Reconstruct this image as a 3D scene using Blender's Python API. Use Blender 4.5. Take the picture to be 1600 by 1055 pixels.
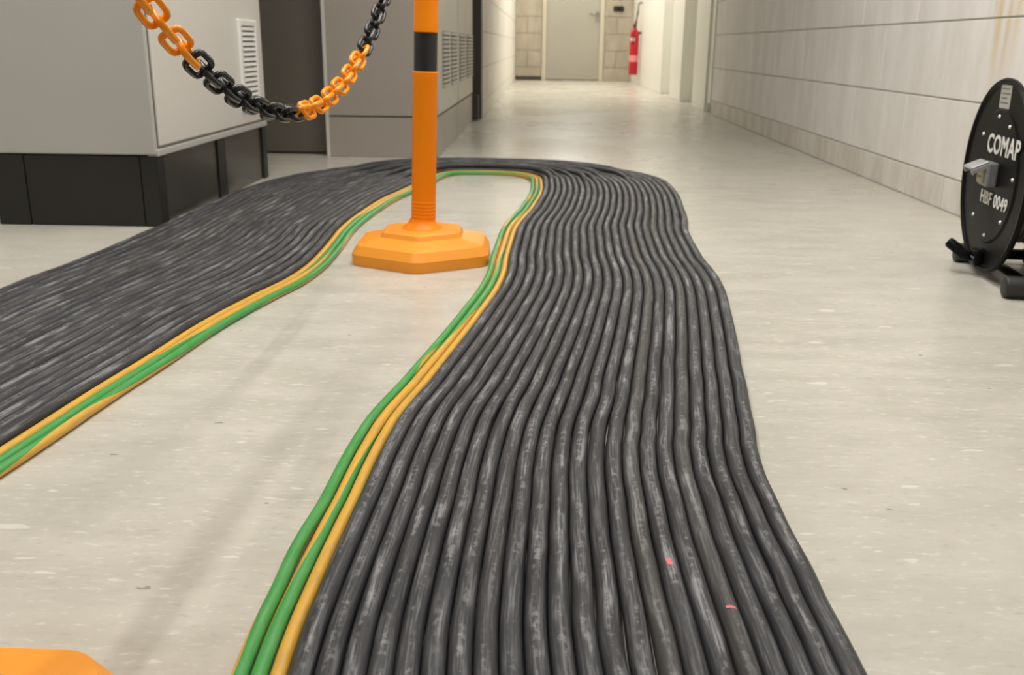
import bpy, bmesh, math, random
import numpy as np
from mathutils import Vector, Matrix, Euler, noise

random.seed(4)
for o in list(bpy.data.objects):
    bpy.data.objects.remove(o, do_unlink=True)
SC = bpy.context.scene
COL = SC.collection

# ------------------------------------------------------------------ camera
FPX, TH, PSI, ROLL = 1492.0, math.radians(17.03), math.radians(1.65), math.radians(0.65)
CAM_H = 0.5
fwv = Vector((-math.sin(PSI) * math.cos(TH), math.cos(PSI) * math.cos(TH), -math.sin(TH)))
rt0 = Vector((math.cos(PSI), math.sin(PSI), 0))
up0 = rt0.cross(fwv)
rtv = rt0 * math.cos(ROLL) + up0 * math.sin(ROLL)
upv = up0 * math.cos(ROLL) - rt0 * math.sin(ROLL)
cd = bpy.data.cameras.new('camera')
cam = bpy.data.objects.new('camera', cd)
COL.objects.link(cam)
m = Matrix.Identity(4)
for i in range(3):
    m[i][0], m[i][1], m[i][2] = rtv[i], upv[i], -fwv[i]
m[2][3] = CAM_H
cam.matrix_world = m
cd.sensor_width = 36.0
cd.sensor_fit = 'HORIZONTAL'
cd.lens = FPX / 1600 * 36.0
cd.clip_start = 0.02
cd.dof.use_dof = True
cd.dof.focus_distance = 1.15
cd.dof.aperture_fstop = 9.5
SC.camera = cam

# ------------------------------------------------------------------ world, exposure
w = bpy.data.worlds.new('world')
SC.world = w
w.use_nodes = True
w.node_tree.nodes['Background'].inputs[0].default_value = (0.9, 0.93, 1.0, 1)
w.node_tree.nodes['Background'].inputs[1].default_value = 0.03
SC.view_settings.view_transform = 'Standard'
SC.view_settings.look = 'None'
SC.view_settings.gamma = 1.0
SC.view_settings.use_curve_mapping = False
SC.view_settings.exposure = 0.0
SC.cycles.use_denoising = True
SC.cycles.max_bounces = 10
SC.cycles.diffuse_bounces = 6
SC.cycles.sample_clamp_indirect = 6.0

# ceiling luminaires: x, y, tube length, watts per tube, colour (twin tubes running along the corridor)
LUMS = [(-0.72, 1.45, 2.8, 30, (1.0, 0.98, 0.95)),
        (0.35, 2.40, 2.0, 28, (1.0, 0.98, 0.95)),  # added lamp, out of view, to brighten the right wall and middle floor
        (0.35, 10.1, 1.5, 18, (1.0, 0.975, 0.93)),
        (0.35, 11.9, 1.5, 21, (1.0, 0.975, 0.93)),
        (0.35, 13.8, 1.5, 16, (1.0, 0.97, 0.92))]
CEIL = 2.62
for lx, ly, ll, lw, lc in LUMS:
    for sx in (-0.105, 0.105):
        ld = bpy.data.lights.new('tube_light', 'AREA')
        ld.shape = 'RECTANGLE'
        ld.size, ld.size_y = 0.035, ll
        ld.energy, ld.color = lw, lc
        lo = bpy.data.objects.new('tube_light', ld)
        lo.location = (lx + sx, ly, CEIL - 0.095)
        lo.rotation_euler = (0, -math.copysign(math.radians(48), sx), 0)     # outward tilt added to throw more light onto the walls
        COL.objects.link(lo)

# ------------------------------------------------------------------ helpers
def link(name, me, mat=None, parent=None, smooth=False):
    o = bpy.data.objects.new(name, me)
    COL.objects.link(o)
    if mat is not None:
        me.materials.append(mat)
    if parent is not None:
        o.parent = parent
    if smooth:
        for p in me.polygons:
            p.use_smooth = True
    return o

def tag(o, label=None, cat=None, group=None, kind=None):
    if label: o['label'] = label
    if cat: o['category'] = cat
    if group: o['group'] = group
    if kind: o['kind'] = kind
    return o

def empty(name, loc=(0, 0, 0), rz=0.0):
    o = bpy.data.objects.new(name, None)
    o.location = loc
    o.rotation_euler = (0, 0, rz)
    o.empty_display_size = 0.1
    COL.objects.link(o)
    return o

def bm_mesh(bm, name='m'):
    me = bpy.data.meshes.new(name)
    bm.normal_update()
    bm.to_mesh(me)
    bm.free()
    return me

def add_box(bm, x0, x1, y0, y1, z0, z1, bev=0.0, seg=2):
    r = bmesh.ops.create_cube(bm, size=1.0)
    vs = r['verts']
    for v in vs:
        v.co = Vector(((x0 + x1) / 2 + v.co.x * (x1 - x0), (y0 + y1) / 2 + v.co.y * (y1 - y0), (z0 + z1) / 2 + v.co.z * (z1 - z0)))
    if bev > 0:
        es = list({e for v in vs for e in v.link_edges})
        bmesh.ops.bevel(bm, geom=es, offset=bev, segments=seg, affect='EDGES', profile=0.5)

def box(name, x0, x1, y0, y1, z0, z1, mat, parent=None, bev=0.0, seg=2):
    bm = bmesh.new()
    add_box(bm, x0, x1, y0, y1, z0, z1, bev, seg)
    return link(name, bm_mesh(bm, name), mat, parent)

def boxes(name, lst, mat, parent=None, bev=0.0):
    bm = bmesh.new()
    for b in lst:
        add_box(bm, *b, bev=bev, seg=1)
    return link(name, bm_mesh(bm, name), mat, parent)

def tube_data(path, r, n=10, closed=False, uv=False, flat=1.0, upref=None, cap=True):
    """tube along a 3D path; returns verts, faces, per-loop uvs"""
    V, F, UV = [], [], []
    L = len(path)
    acc = 0.0
    us = []
    for i in range(L):
        if closed:
            t = path[(i + 1) % L] - path[i - 1]
        else:
            t = path[min(i + 1, L - 1)] - path[max(i - 1, 0)]
        t.normalize()
        ref = upref if upref is not None else Vector((0, 0, 1))
        if abs(t.dot(ref)) > 0.98:
            ref = Vector((1, 0, 0))
        a = t.cross(ref).normalized()
        b = a.cross(t).normalized()
        if i > 0:
            acc += (path[i] - path[i - 1]).length
        us.append(acc)
        rr = r[i] if isinstance(r, (list, tuple)) else r
        for k in range(n):
            an = 2 * math.pi * k / n
            V.append(path[i] + a * (math.cos(an) * rr) + b * (math.sin(an) * rr * flat))
    segs = L if closed else L - 1
    for i in range(segs):
        j = (i + 1) % L
        for k in range(n):
            k2 = (k + 1) % n
            F.append((i * n + k, i * n + k2, j * n + k2, j * n + k))
            if uv:
                u0, u1 = us[i], us[j] if j > i else us[i]
                UV += [(u0, k / n), (u0, (k + 1) / n), (u1, (k + 1) / n), (u1, k / n)]
    if not closed and cap:
        F.append(tuple(range(n - 1, -1, -1)))
        F.append(tuple((L - 1) * n + k for k in range(n)))
        if uv:
            UV += [(0, k / n) for k in range(n)] + [(us[-1], k / n) for k in range(n)]
    return V, F, UV

def tube(name, path, r, mat, parent=None, n=10, closed=False, uv=False, flat=1.0, upref=None):
    path = [Vector(p) for p in path]
    V, F, UV = tube_data(path, r, n, closed, uv, flat, upref)
    me = bpy.data.meshes.new(name)
    me.from_pydata([tuple(v) for v in V], [], F)
    if uv:
        ul = me.uv_layers.new(name='UVMap')
        flatuv = [c for p in UV for c in p]
        ul.data.foreach_set('uv', flatuv)
    me.update()
    return link(name, me, mat, parent, smooth=True)

def lathe(name, prof, mat, parent=None, n=32, smooth=True, axis='Z', sharp=None):
    """prof: list of (r, z)"""
    V, F = [], []
    for r, z in prof:
        for k in range(n):
            a = 2 * math.pi * k / n
            V.append((r * math.cos(a), r * math.sin(a), z))
    for i in range(len(prof) - 1):
        for k in range(n):
            k2 = (k + 1) % n
            F.append((i * n + k, i * n + k2, (i + 1) * n + k2, (i + 1) * n + k))
    F.append(tuple(range(n - 1, -1, -1)))
    F.append(tuple((len(prof) - 1) * n + k for k in range(n)))
    if axis == 'X':
        V = [(z, x, y) for x, y, z in V]
    me = bpy.data.meshes.new(name)
    me.from_pydata(V, [], F)
    me.update()
    o = link(name, me, mat, parent, smooth=smooth)
    if smooth:
        me.set_sharp_from_angle(angle=math.radians(sharp if sharp else 40))
    return o

def text_mesh(name, body, size, mat, parent, extrude=0.0006, bold=0.0):
    cu = bpy.data.curves.new(name, 'FONT')
    cu.body = body
    cu.size = size
    cu.align_x, cu.align_y = 'CENTER', 'CENTER'
    cu.extrude = extrude
    cu.resolution_u = 3
    cu.space_character = 1.06
    to = bpy.data.objects.new(name + '_tmp', cu)
    COL.objects.link(to)
    dg = bpy.context.evaluated_depsgraph_get()
    me = bpy.data.meshes.new_from_object(to.evaluated_get(dg))
    bpy.data.objects.remove(to, do_unlink=True)
    me.materials.clear()
    if bold > 0:                       # heavier strokes: the same outline laid down a few times, slightly shifted
        bm = bmesh.new()
        for q in range(8):
            a = q * math.pi / 4
            n0 = len(bm.verts)
            bm.from_mesh(me)
            bm.verts.ensure_lookup_table()
            bmesh.ops.translate(bm, verts=bm.verts[n0:], vec=(bold * math.cos(a), bold * math.sin(a), 0.00002 * q))
        bm.to_mesh(me)
        bm.free()
    return link(name, me, mat, parent)

# ------------------------------------------------------------------ materials
class NT:
    def __init__(self, name):
        self.mat = bpy.data.materials.new(name)
        self.mat.use_nodes = True
        self.nt = self.mat.node_tree
        self.b = self.nt.nodes['Principled BSDF']
    def n(self, typ, **kw):
        nd = self.nt.nodes.new(typ)
        for k, v in kw.items():
            setattr(nd, k, v)
        return nd
    def l(self, a, b):
        self.nt.links.new(a, b)
    def put(self, sock, v):
        if hasattr(v, 'links') or isinstance(v, bpy.types.NodeSocket):
            self.l(v, sock)
        else:
            sock.default_value = v
    def math(self, op, a, b=None, c=None, clamp=False):
        nd = self.n('ShaderNodeMath', operation=op, use_clamp=clamp)
        self.put(nd.inputs[0], a)
        if b is not None: self.put(nd.inputs[1], b)
        if c is not None: self.put(nd.inputs[2], c)
        return nd.outputs[0]
    def comb(self, x, y, z=0.0):
        nd = self.n('ShaderNodeCombineXYZ')
        for s, v in zip(nd.inputs, (x, y, z)): self.put(s, v)
        return nd.outputs[0]
    def sep(self, v):
        nd = self.n('ShaderNodeSeparateXYZ')
        self.l(v, nd.inputs[0])
        return nd.outputs
    def noise(self, vec, scale=1.0, detail=3.0, rough=0.5):
        nd = self.n('ShaderNodeTexNoise')
        self.put(nd.inputs['Vector'], vec)
        nd.inputs['Scale'].default_value = scale
        nd.inputs['Detail'].default_value = detail
        nd.inputs['Roughness'].default_value = rough
        return nd.outputs['Fac']
    def ss(self, v, lo, hi, a=0.0, b=1.0):
        nd = self.n('ShaderNodeMapRange', interpolation_type='SMOOTHSTEP')
        self.put(nd.inputs['Value'], v)
        nd.inputs['From Min'].default_value, nd.inputs['From Max'].default_value = lo, hi
        nd.inputs['To Min'].default_value, nd.inputs['To Max'].default_value = a, b
        return nd.outputs['Result']
    def mix(self, fac, a, b):
        nd = self.n('ShaderNodeMix', data_type='RGBA')
        self.put(nd.inputs['Factor'], fac)
        for s, v in ((nd.inputs[6], a), (nd.inputs[7], b)):
            self.put(s, v if isinstance(v, bpy.types.NodeSocket) else (*v, 1.0))
        return nd.outputs[2]
    def pos(self):
        return self.n('ShaderNodeNewGeometry').outputs['Position']
    def obj(self):
        return self.n('ShaderNodeTexCoord').outputs['Object']
    def scale(self, v, s):
        nd = self.n('ShaderNodeVectorMath', operation='MULTIPLY')
        self.l(v, nd.inputs[0])
        nd.inputs[1].default_value = s
        return nd.outputs[0]
    def rnd(self):
        return self.n('ShaderNodeObjectInfo').outputs['Random']
    def base(self, col, rough=0.5, metal=0.0, spec=None):
        self.put(self.b.inputs['Base Color'], col if isinstance(col, bpy.types.NodeSocket) else (*col, 1.0))
        self.put(self.b.inputs['Roughness'], rough)
        self.b.inputs['Metallic'].default_value = metal
        if spec is not None: self.b.inputs['Specular IOR Level'].default_value = spec
    def bump(self, h, strength=0.3, dist=0.01):
        nd = self.n('ShaderNodeBump')
        nd.inputs['Strength'].default_value = strength
        nd.inputs['Distance'].default_value = dist
        self.l(h, nd.inputs['Height'])
        self.l(nd.outputs[0], self.b.inputs['Normal'])

def simple(name, col, rough=0.5, metal=0.0, var=0.08, vscale=6.0, spec=None):
    t = NT(name)
    n1 = t.noise(t.obj(), vscale, 4)
    dark = tuple(c * (1 - var) for c in col)
    lite = tuple(min(1, c * (1 + var)) for c in col)
    t.base(t.mix(n1, dark, lite), t.ss(n1, 0.2, 0.8, rough * 0.9, min(1, rough * 1.12)), metal, spec)
    return t.mat

def mat_floor():
    t = NT('vinyl_floor')
    p = t.pos()
    ms = t.noise(t.scale(p, (5.0, 13.0, 1)), 1.0, 6, 0.6)
    big = t.noise(p, 1.1, 3)
    fine = t.noise(t.scale(p, (45, 120, 1)), 1.0, 4, 0.65)
    c = t.mix(t.ss(ms, 0.3, 0.7), (0.48, 0.452, 0.385), (0.57, 0.54, 0.47))
    c = t.mix(t.math('MULTIPLY', t.ss(big, 0.35, 0.7), 0.35), c, (0.56, 0.535, 0.47))
    c = t.mix(t.ss(fine, 0.55, 0.70, 0.0, 0.65), c, (0.70, 0.675, 0.595))
    c = t.mix(t.ss(fine, 0.44, 0.30, 0.0, 0.50), c, (0.41, 0.385, 0.33))
    # white chips and dark scuffs
    wsp = t.noise(t.scale(p, (15, 46, 1)), 1.0, 2, 0.4)
    c = t.mix(t.ss(wsp, 0.69, 0.73, 0.0, 0.6), c, (0.76, 0.735, 0.66))
    dsp = t.noise(t.scale(p, (31, 60, 4)), 1.0, 2, 0.4)
    c = t.mix(t.ss(dsp, 0.245, 0.225, 0.0, 0.7), c, (0.22, 0.20, 0.17))
    r = t.ss(big, 0.3, 0.7, 0.22, 0.32)
    t.base(c, r, spec=0.25)
    h = t.noise(t.scale(p, (9, 9, 1)), 1.0, 3)
    t.bump(h, 0.035, 0.004)
    return t.mat

def mat_blocks(name, lo, hi, stain=False):
    t = NT(name)
    p = t.pos()
    ob = t.rnd()
    v1 = t.noise(t.scale(p, (7, 7, 2.2)), 1.0, 6, 0.65)
    v2 = t.noise(p, 2.2, 4)
    c = t.mix(t.ss(v1, 0.3, 0.72), lo, hi)
    c = t.mix(t.ss(v2, 0.55, 0.8, 0.0, 0.3), c, tuple(x * 0.86 for x in lo))
    c = t.mix(t.math('MULTIPLY', ob, 0.14), c, tuple(x * 0.8 for x in lo))
    pk = t.noise(t.scale(p, (60, 60, 45)), 1.0, 2)
    c = t.mix(t.ss(pk, 0.74, 0.78, 0.0, 0.4), c, (0.30, 0.27, 0.22))
    if stain:
        s = t.sep(p)
        wob = t.noise(t.scale(p, (1, 14, 0.6)), 1.0, 3)
        band = t.math('ABSOLUTE', t.math('SUBTRACT', s[1], 2.88))
        msk = t.math('MULTIPLY', t.ss(band, 0.20, 0.06), t.ss(wob, 0.40, 0.60))
        msk = t.math('MULTIPLY', msk, t.ss(s[2], 0.36, 0.62, 0.10, 0.75))
        c = t.mix(msk, c, (0.66, 0.47, 0.20))
        low = t.ss(s[2], 0.112, 0.100, 0.0, 0.65)
        drt = t.math('MULTIPLY', low, t.ss(v1, 0.35, 0.62))
        c = t.mix(drt, c, (0.53, 0.475, 0.39))
    t.base(c, 0.75, spec=0.3)
    t.bump(t.noise(t.scale(p, (30, 30, 8)), 1.0, 5), 0.25, 0.004)
    return t.mat

def mat_cable():
    t = NT('black_rubber')
    uv = t.n('ShaderNodeUVMap').outputs[0]
    s = t.sep(uv)
    rn = t.math('MULTIPLY', t.rnd(), 57.0)
    u, v = s[0], s[1]
    # distance round the jacket from the crown (v = 0.25)
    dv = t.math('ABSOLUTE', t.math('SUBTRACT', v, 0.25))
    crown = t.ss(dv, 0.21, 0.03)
    broad = t.noise(t.comb(t.math('MULTIPLY', u, 5.0), t.math('MULTIPLY', v, 2.5), rn), 1.0, 4, 0.6)
    streak = t.noise(t.comb(t.math('MULTIPLY', u, 16.0), t.math('MULTIPLY', v, 26.0), rn), 1.0, 4, 0.6)
    rub = t.noise(t.comb(t.math('MULTIPLY', u, 95.0), t.math('MULTIPLY', v, 7.0), rn), 1.0, 3, 0.6)
    patch = t.noise(t.comb(t.math('MULTIPLY', u, 9.0), t.math('MULTIPLY', v, 5.0), t.math('ADD', rn, 9.0)), 1.0, 3, 0.55)
    c = t.mix(t.ss(broad, 0.3, 0.7), (0.023, 0.023, 0.026), (0.047, 0.047, 0.051))
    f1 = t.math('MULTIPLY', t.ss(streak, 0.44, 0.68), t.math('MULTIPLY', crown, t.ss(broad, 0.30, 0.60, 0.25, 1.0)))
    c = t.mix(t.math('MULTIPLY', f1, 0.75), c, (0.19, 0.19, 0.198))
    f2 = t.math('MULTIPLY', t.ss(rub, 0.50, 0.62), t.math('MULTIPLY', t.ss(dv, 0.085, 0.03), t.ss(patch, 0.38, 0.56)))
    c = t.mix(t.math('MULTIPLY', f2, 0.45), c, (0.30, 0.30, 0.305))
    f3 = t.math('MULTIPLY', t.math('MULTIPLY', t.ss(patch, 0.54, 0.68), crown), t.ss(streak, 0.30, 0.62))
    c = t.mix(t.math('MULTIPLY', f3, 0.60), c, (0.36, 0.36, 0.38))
    # some jackets a little browner
    br = t.ss(t.rnd(), 0.80, 0.95, 0.0, 0.35)
    c = t.mix(br, c, (0.085, 0.078, 0.058))
    t.base(c, t.ss(broad, 0.3, 0.7, 0.42, 0.58), spec=0.36)
    t.bump(t.math('ADD', streak, t.math('MULTIPLY', rub, 0.5)), 0.22, 0.0015)
    return t.mat

def mat_earth(name, phase, twist, width, amp, seed):
    t = NT(name)
    uv = t.n('ShaderNodeUVMap').outputs[0]
    s = t.sep(uv)
    wob = t.math('SUBTRACT', t.noise(t.comb(t.math('MULTIPLY', s[0], 2.3), seed, 0.0), 1.0, 2), 0.5)
    ang = t.math('ADD', t.math('MULTIPLY', s[0], twist), t.math('MULTIPLY', wob, amp))
    q = t.math('ADD', t.math('ADD', s[1], ang), 0.25 + phase)
    fr = t.math('FRACT', t.math('ADD', q, 20.0))
    g = t.math('LESS_THAN', t.math('ABSOLUTE', t.math('SUBTRACT', fr, 0.5)), width / 2)
    dirt = t.noise(t.comb(t.math('MULTIPLY', s[0], 22.0), t.math('MULTIPLY', s[1], 6.0), seed), 1.0, 5, 0.65)
    yel = t.mix(t.ss(dirt, 0.35, 0.7), (0.72, 0.40, 0.045), (0.58, 0.33, 0.06))
    grn = t.mix(t.ss(dirt, 0.35, 0.7), (0.045, 0.30, 0.055), (0.085, 0.34, 0.09))
    c = t.mix(g, yel, grn)
    c = t.mix(t.ss(dirt, 0.62, 0.78, 0.0, 0.6), c, (0.42, 0.38, 0.27))
    t.base(c, 0.38, spec=0.5)
    return t.mat

M = {}
M['floor'] = mat_floor()
M['wallR'] = mat_blocks('white_block_wall', (0.77, 0.74, 0.705), (0.88, 0.855, 0.825), stain=True)
M['wallL'] = mat_blocks('cream_block_wall', (0.68, 0.645, 0.58), (0.80, 0.77, 0.70))
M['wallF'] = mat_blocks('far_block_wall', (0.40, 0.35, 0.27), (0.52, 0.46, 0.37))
M['mortar'] = simple('grey_mortar', (0.38, 0.355, 0.315), 0.9, var=0.2, vscale=20)
M['plaster'] = simple('white_plaster', (0.72, 0.70, 0.65), 0.8)
M['ceil'] = simple('ceiling_paint', (0.62, 0.61, 0.58), 0.9)
M['white_door'] = simple('white_door_paint', (0.82, 0.81, 0.74), 0.4, var=0.03)
M['door'] = simple('beige_door_paint', (0.41, 0.385, 0.325), 0.45, var=0.04, vscale=2)
M['door_frame'] = simple('pale_frame_paint', (0.60, 0.55, 0.43), 0.45, var=0.04)
M['cab'] = simple('grey_enamel_shaded', (0.45, 0.45, 0.42), 0.42, var=0.03, vscale=3)  # front tone lowered: its dimmer lighting is put into the colour
M['cab_side'] = simple('grey_enamel_lit', (0.66, 0.635, 0.585), 0.42, var=0.03, vscale=3)  # same enamel as the front, lightened to paint in the brighter side light
M['plinth'] = simple('black_plinth_plastic', (0.012, 0.0115, 0.010), 0.45, var=0.15)
M['plinth_side'] = simple('dark_plinth_metal', (0.045, 0.042, 0.035), 0.22, var=0.2)
M['gap'] = simple('rubber_gasket', (0.05, 0.05, 0.05), 0.7)
M['steel'] = simple('warm_grey_enamel', (0.305, 0.275, 0.24), 0.35, var=0.05, vscale=2)
M['steel_door'] = simple('pale_switchgear_enamel', (0.50, 0.48, 0.44), 0.35, var=0.04, vscale=2)
M['steel_dark'] = simple('dark_brown_grey_enamel', (0.098, 0.086, 0.070), 0.45, var=0.06, vscale=2)
M['frame_dark'] = simple('dark_bronze_steel', (0.06, 0.052, 0.042), 0.5)
M['vent'] = simple('white_vent_plastic', (0.74, 0.73, 0.69), 0.5, var=0.02)
M['slot'] = simple('dark_filter_cloth', (0.16, 0.15, 0.135), 0.9)
M['orange'] = simple('orange_plastic', (0.98, 0.262, 0.0), 0.42, var=0.05, vscale=9, spec=0.25)
M['orange_base'] = simple('dusty_orange_plastic', (0.90, 0.33, 0.022), 0.45, var=0.06, vscale=9)
M['orange_gloss'] = simple('glossy_orange_plastic', (0.97, 0.33, 0.003), 0.25, var=0.04, vscale=30)
M['black_gloss'] = simple('glossy_black_plastic', (0.014, 0.014, 0.015), 0.2, var=0.1, vscale=30)
M['black_band'] = simple('black_reflective_tape', (0.012, 0.012, 0.013), 0.4)
M['black_matt'] = simple('black_moulded_plastic', (0.005, 0.005, 0.0055), 0.42, var=0.2, spec=0.10)
M['black_rubber'] = simple('black_foot_rubber', (0.022, 0.022, 0.023), 0.55, var=0.2)
M['print'] = simple('white_print', (0.75, 0.74, 0.71), 0.6, var=0.1, vscale=60)
M['sticker'] = simple('worn_grey_sticker', (0.44, 0.43, 0.40), 0.6, var=0.25, vscale=70)
M['ink'] = simple('faded_ink', (0.17, 0.17, 0.16), 0.7)
M['socket'] = simple('grey_socket_plastic', (0.20, 0.20, 0.21), 0.35)
M['socket_lid'] = simple('pale_grey_lid_plastic', (0.36, 0.36, 0.37), 0.3)
M['socket_in'] = simple('yellowed_socket_plastic', (0.50, 0.47, 0.34), 0.5)
M['rivet'] = simple('zinc_rivet', (0.65, 0.64, 0.62), 0.35, 0.6)
M['wound'] = simple('brown_grey_cable_rubber', (0.085, 0.065, 0.05), 0.55, var=0.3, vscale=25)
M['red'] = simple('red_enamel', (0.50, 0.008, 0.020), 0.3, var=0.04)
M['pinkprint'] = simple('pale_pink_print', (0.80, 0.25, 0.28), 0.5)
M['lamp_house'] = simple('white_lamp_enamel', (0.8, 0.8, 0.78), 0.4)
M['chrome'] = simple('brushed_handle_steel', (0.35, 0.33, 0.29), 0.3, 0.8)
M['cable'] = mat_cable()
M['pink'] = simple('pink_marker', (0.80, 0.16, 0.20), 0.6)

# ------------------------------------------------------------------ setting
XR, XL, YF = 1.31, -0.43, 14.95
YBACK, XW = -3.0, -3.2
def struct(o, label=None):
    o['kind'] = 'structure'
    if label: o['label'] = label
    return o

struct(box('floor', XW - 0.2, XR + 0.6, YBACK - 0.2, YF + 0.2, -0.12, 0.0, M['floor']), 'pale grey-beige marbled vinyl floor of the corridor')
struct(box('ceiling', XW - 0.2, XR + 0.6, YBACK - 0.2, YF + 0.2, CEIL, CEIL + 0.1, M['ceil']), 'white painted corridor ceiling')
struct(box('wall_back', XW - 0.2, XR + 0.6, YBACK - 0.15, YBACK, 0, CEIL, M['plaster']), 'white plastered wall behind the viewer')
struct(box('wall_room', XW - 0.15, XW, YBACK, 5.35, 0, CEIL, M['plaster']), 'white plastered side wall of the switch room')
struct(box('wall_rear', XW, -0.99, 5.2, 5.35, 0, CEIL, M['plaster']), 'white plastered wall behind the dark cabinet')
struct(box('wall_niche', -1.14, -0.99, 5.35, 6.98, 0, CEIL, M['plaster']), 'white plastered wall behind the switchgear row')

BLOCK_CACHE = {}
def block_mesh(l, h, d, mat):
    key = (round(l, 3), round(h, 3), mat.name)
    if key not in BLOCK_CACHE:
        bm = bmesh.new()
        add_box(bm, 0, d, -l / 2, l / 2, -h / 2, h / 2, bev=0.0014, seg=1)
        me = bm_mesh(bm, 'block')
        me.materials.append(mat)
        BLOCK_CACHE[key] = me
    return BLOCK_CACHE[key]

JT = 0.0055
def block_wall(core, face, sgn, a0, a1, mat, first_joint, blen=0.60, plinth_joints=None, along='Y', zmax=1.31):
    """blocks laid on a wall core; sgn = direction from the face into the wall"""
    rnd = random.Random(7)
    zs = [0.0, 0.107]
    while zs[-1] < CEIL - 0.05:
        zs.append(zs[-1] + 0.2415)
    upper = bmesh.new()
    for r in range(len(zs) - 1):
        z0, z1 = zs[r], min(zs[r + 1], CEIL)
        if r == 0 and plinth_joints:
            js = [a for a in plinth_joints if a0 < a < a1]
        else:
            off = first_joint + (0.0 if r % 2 == 1 else blen / 2)
            k0 = math.ceil((a0 - off) / blen)
            js = []
            k = k0
            while off + k * blen < a1 - 0.02:
                if off + k * blen > a0 + 0.02:
                    js.append(off + k * blen)
                k += 1
        ed = [a0] + js + [a1]
        for q in range(len(ed) - 1):
            b0, b1 = ed[q] + JT / 2, ed[q + 1] - JT / 2
            proud = rnd.uniform(0.0, 0.0016)
            if z0 < zmax:
                me = block_mesh(b1 - b0, z1 - z0 - JT, 0.02, mat)
                o = bpy.data.objects.new('block', me)
                COL.objects.link(o)
                o.parent = core
                c = (b0 + b1) / 2
                if along == 'Y':
                    o.location = (face - sgn * proud + (0 if sgn > 0 else -0.02), c, (z0 + z1) / 2)
                else:
                    o.rotation_euler = (0, 0, math.pi / 2)
                    o.location = (c, face - proud, (z0 + z1) / 2)
            else:
                if along == 'Y':
                    add_box(upper, min(face, face + sgn * 0.02), max(face, face + sgn * 0.02), b0, b1, z0 + JT / 2, z1 - JT / 2)
                else:
                    add_box(upper, b0, b1, face, face + 0.02, z0 + JT / 2, z1 - JT / 2)
    o = link('upper_blockwork', bm_mesh(upper), mat, core)
    o['kind'] = 'stuff'

wr = struct(box('wall_right', XR + 0.0012, XR + 0.15, YBACK, 7.70, 0, CEIL, M['mortar']), 'white painted block wall along the right of the corridor')
block_wall(wr, XR, 1, YBACK + 0.01, 7.70, M['wallR'], 3.58 - 6.0, plinth_joints=[-2.4, -1.8, -1.1, -.5, .1, .75, 1.2, 1.8, 2.3, 2.75, 3.17, 3.49, 4.06, 4.79, 5.17, 5.8, 6.47, 6.9, 7.3])
wl = struct(box('wall_left', XL - 0.15, XL - 0.0012, 6.98, YF, 0, CEIL, M['mortar']), 'cream painted block wall along the left of the far corridor')
block_wall(wl, XL, -1, 6.98, YF, M['wallL'], 7.3, plinth_joints=[7.6, 8.2, 8.9, 9.5, 10.1, 10.8, 11.4, 12.1, 12.7, 13.3, 14.0, 14.5])
DX0, DX1, DZ = -0.03, 0.885, 2.08
wf = struct(box('wall_far', XL - 0.15, XR + 0.5, YF + 0.0235, YF + 0.2, 0, CEIL, M['mortar']), 'brownish block wall at the far end of the corridor')
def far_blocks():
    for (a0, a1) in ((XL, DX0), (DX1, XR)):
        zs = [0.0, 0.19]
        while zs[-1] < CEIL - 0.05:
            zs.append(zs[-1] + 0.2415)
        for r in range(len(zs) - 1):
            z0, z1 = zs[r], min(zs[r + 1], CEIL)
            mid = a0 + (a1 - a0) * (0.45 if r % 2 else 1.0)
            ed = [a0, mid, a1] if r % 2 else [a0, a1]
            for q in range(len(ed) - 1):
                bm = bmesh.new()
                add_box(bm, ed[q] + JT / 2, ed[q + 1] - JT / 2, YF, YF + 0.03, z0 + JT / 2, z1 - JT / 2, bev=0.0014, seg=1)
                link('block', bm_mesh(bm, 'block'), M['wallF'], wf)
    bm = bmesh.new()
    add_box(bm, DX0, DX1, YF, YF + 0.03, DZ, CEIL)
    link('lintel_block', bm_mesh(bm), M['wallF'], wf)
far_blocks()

# far door
dr = struct(empty('door_1', ((DX0 + DX1) / 2, YF, 0)), 'beige steel door closing the far end of the corridor')
hw = (DX1 - DX0) / 2
boxes('door_frame', [(-hw, -hw + 0.06, -0.025, 0.02, 0, DZ), (hw - 0.06, hw, -0.025, 0.02, 0, DZ), (-hw, hw, -0.025, 0.02, DZ - 0.06, DZ)], M['door_frame'], dr)
box('door_leaf', -hw + 0.062, hw - 0.062, -0.008, 0.02, 0.012, DZ - 0.062, M['door'], dr, 0.003)
hd = tube('door_handle', [(hw - 0.10, -0.01, 0.955), (hw - 0.10, -0.05, 0.955), (hw - 0.13, -0.055, 0.955), (hw - 0.22, -0.055, 0.955)], 0.010, M['chrome'], dr)
box('lock_plate', hw - 0.125, hw - 0.075, -0.014, -0.008, 0.84, 0.99, M['chrome'], dr, 0.002)
# wall switch beside the far door
sw = empty('wall_switch', (1.09, YF, 1.03))
tag(sw, 'small dark twin switch on the wall beside the far beige door', 'switch')
box('switch_box', -0.075, 0.075, -0.03, 0.0, -0.035, 0.035, M['black_matt'], sw, 0.006)
for sx in (-0.036, 0.036):
    box('rocker', sx - 0.026, sx + 0.026, -0.038, -0.03, -0.024, 0.024, M['plinth'], sw, 0.003)
box('baseboard_far', XL, DX0, YF - 0.008, YF, 0, 0.055, M['plinth_side'])['kind'] = 'structure'

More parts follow.
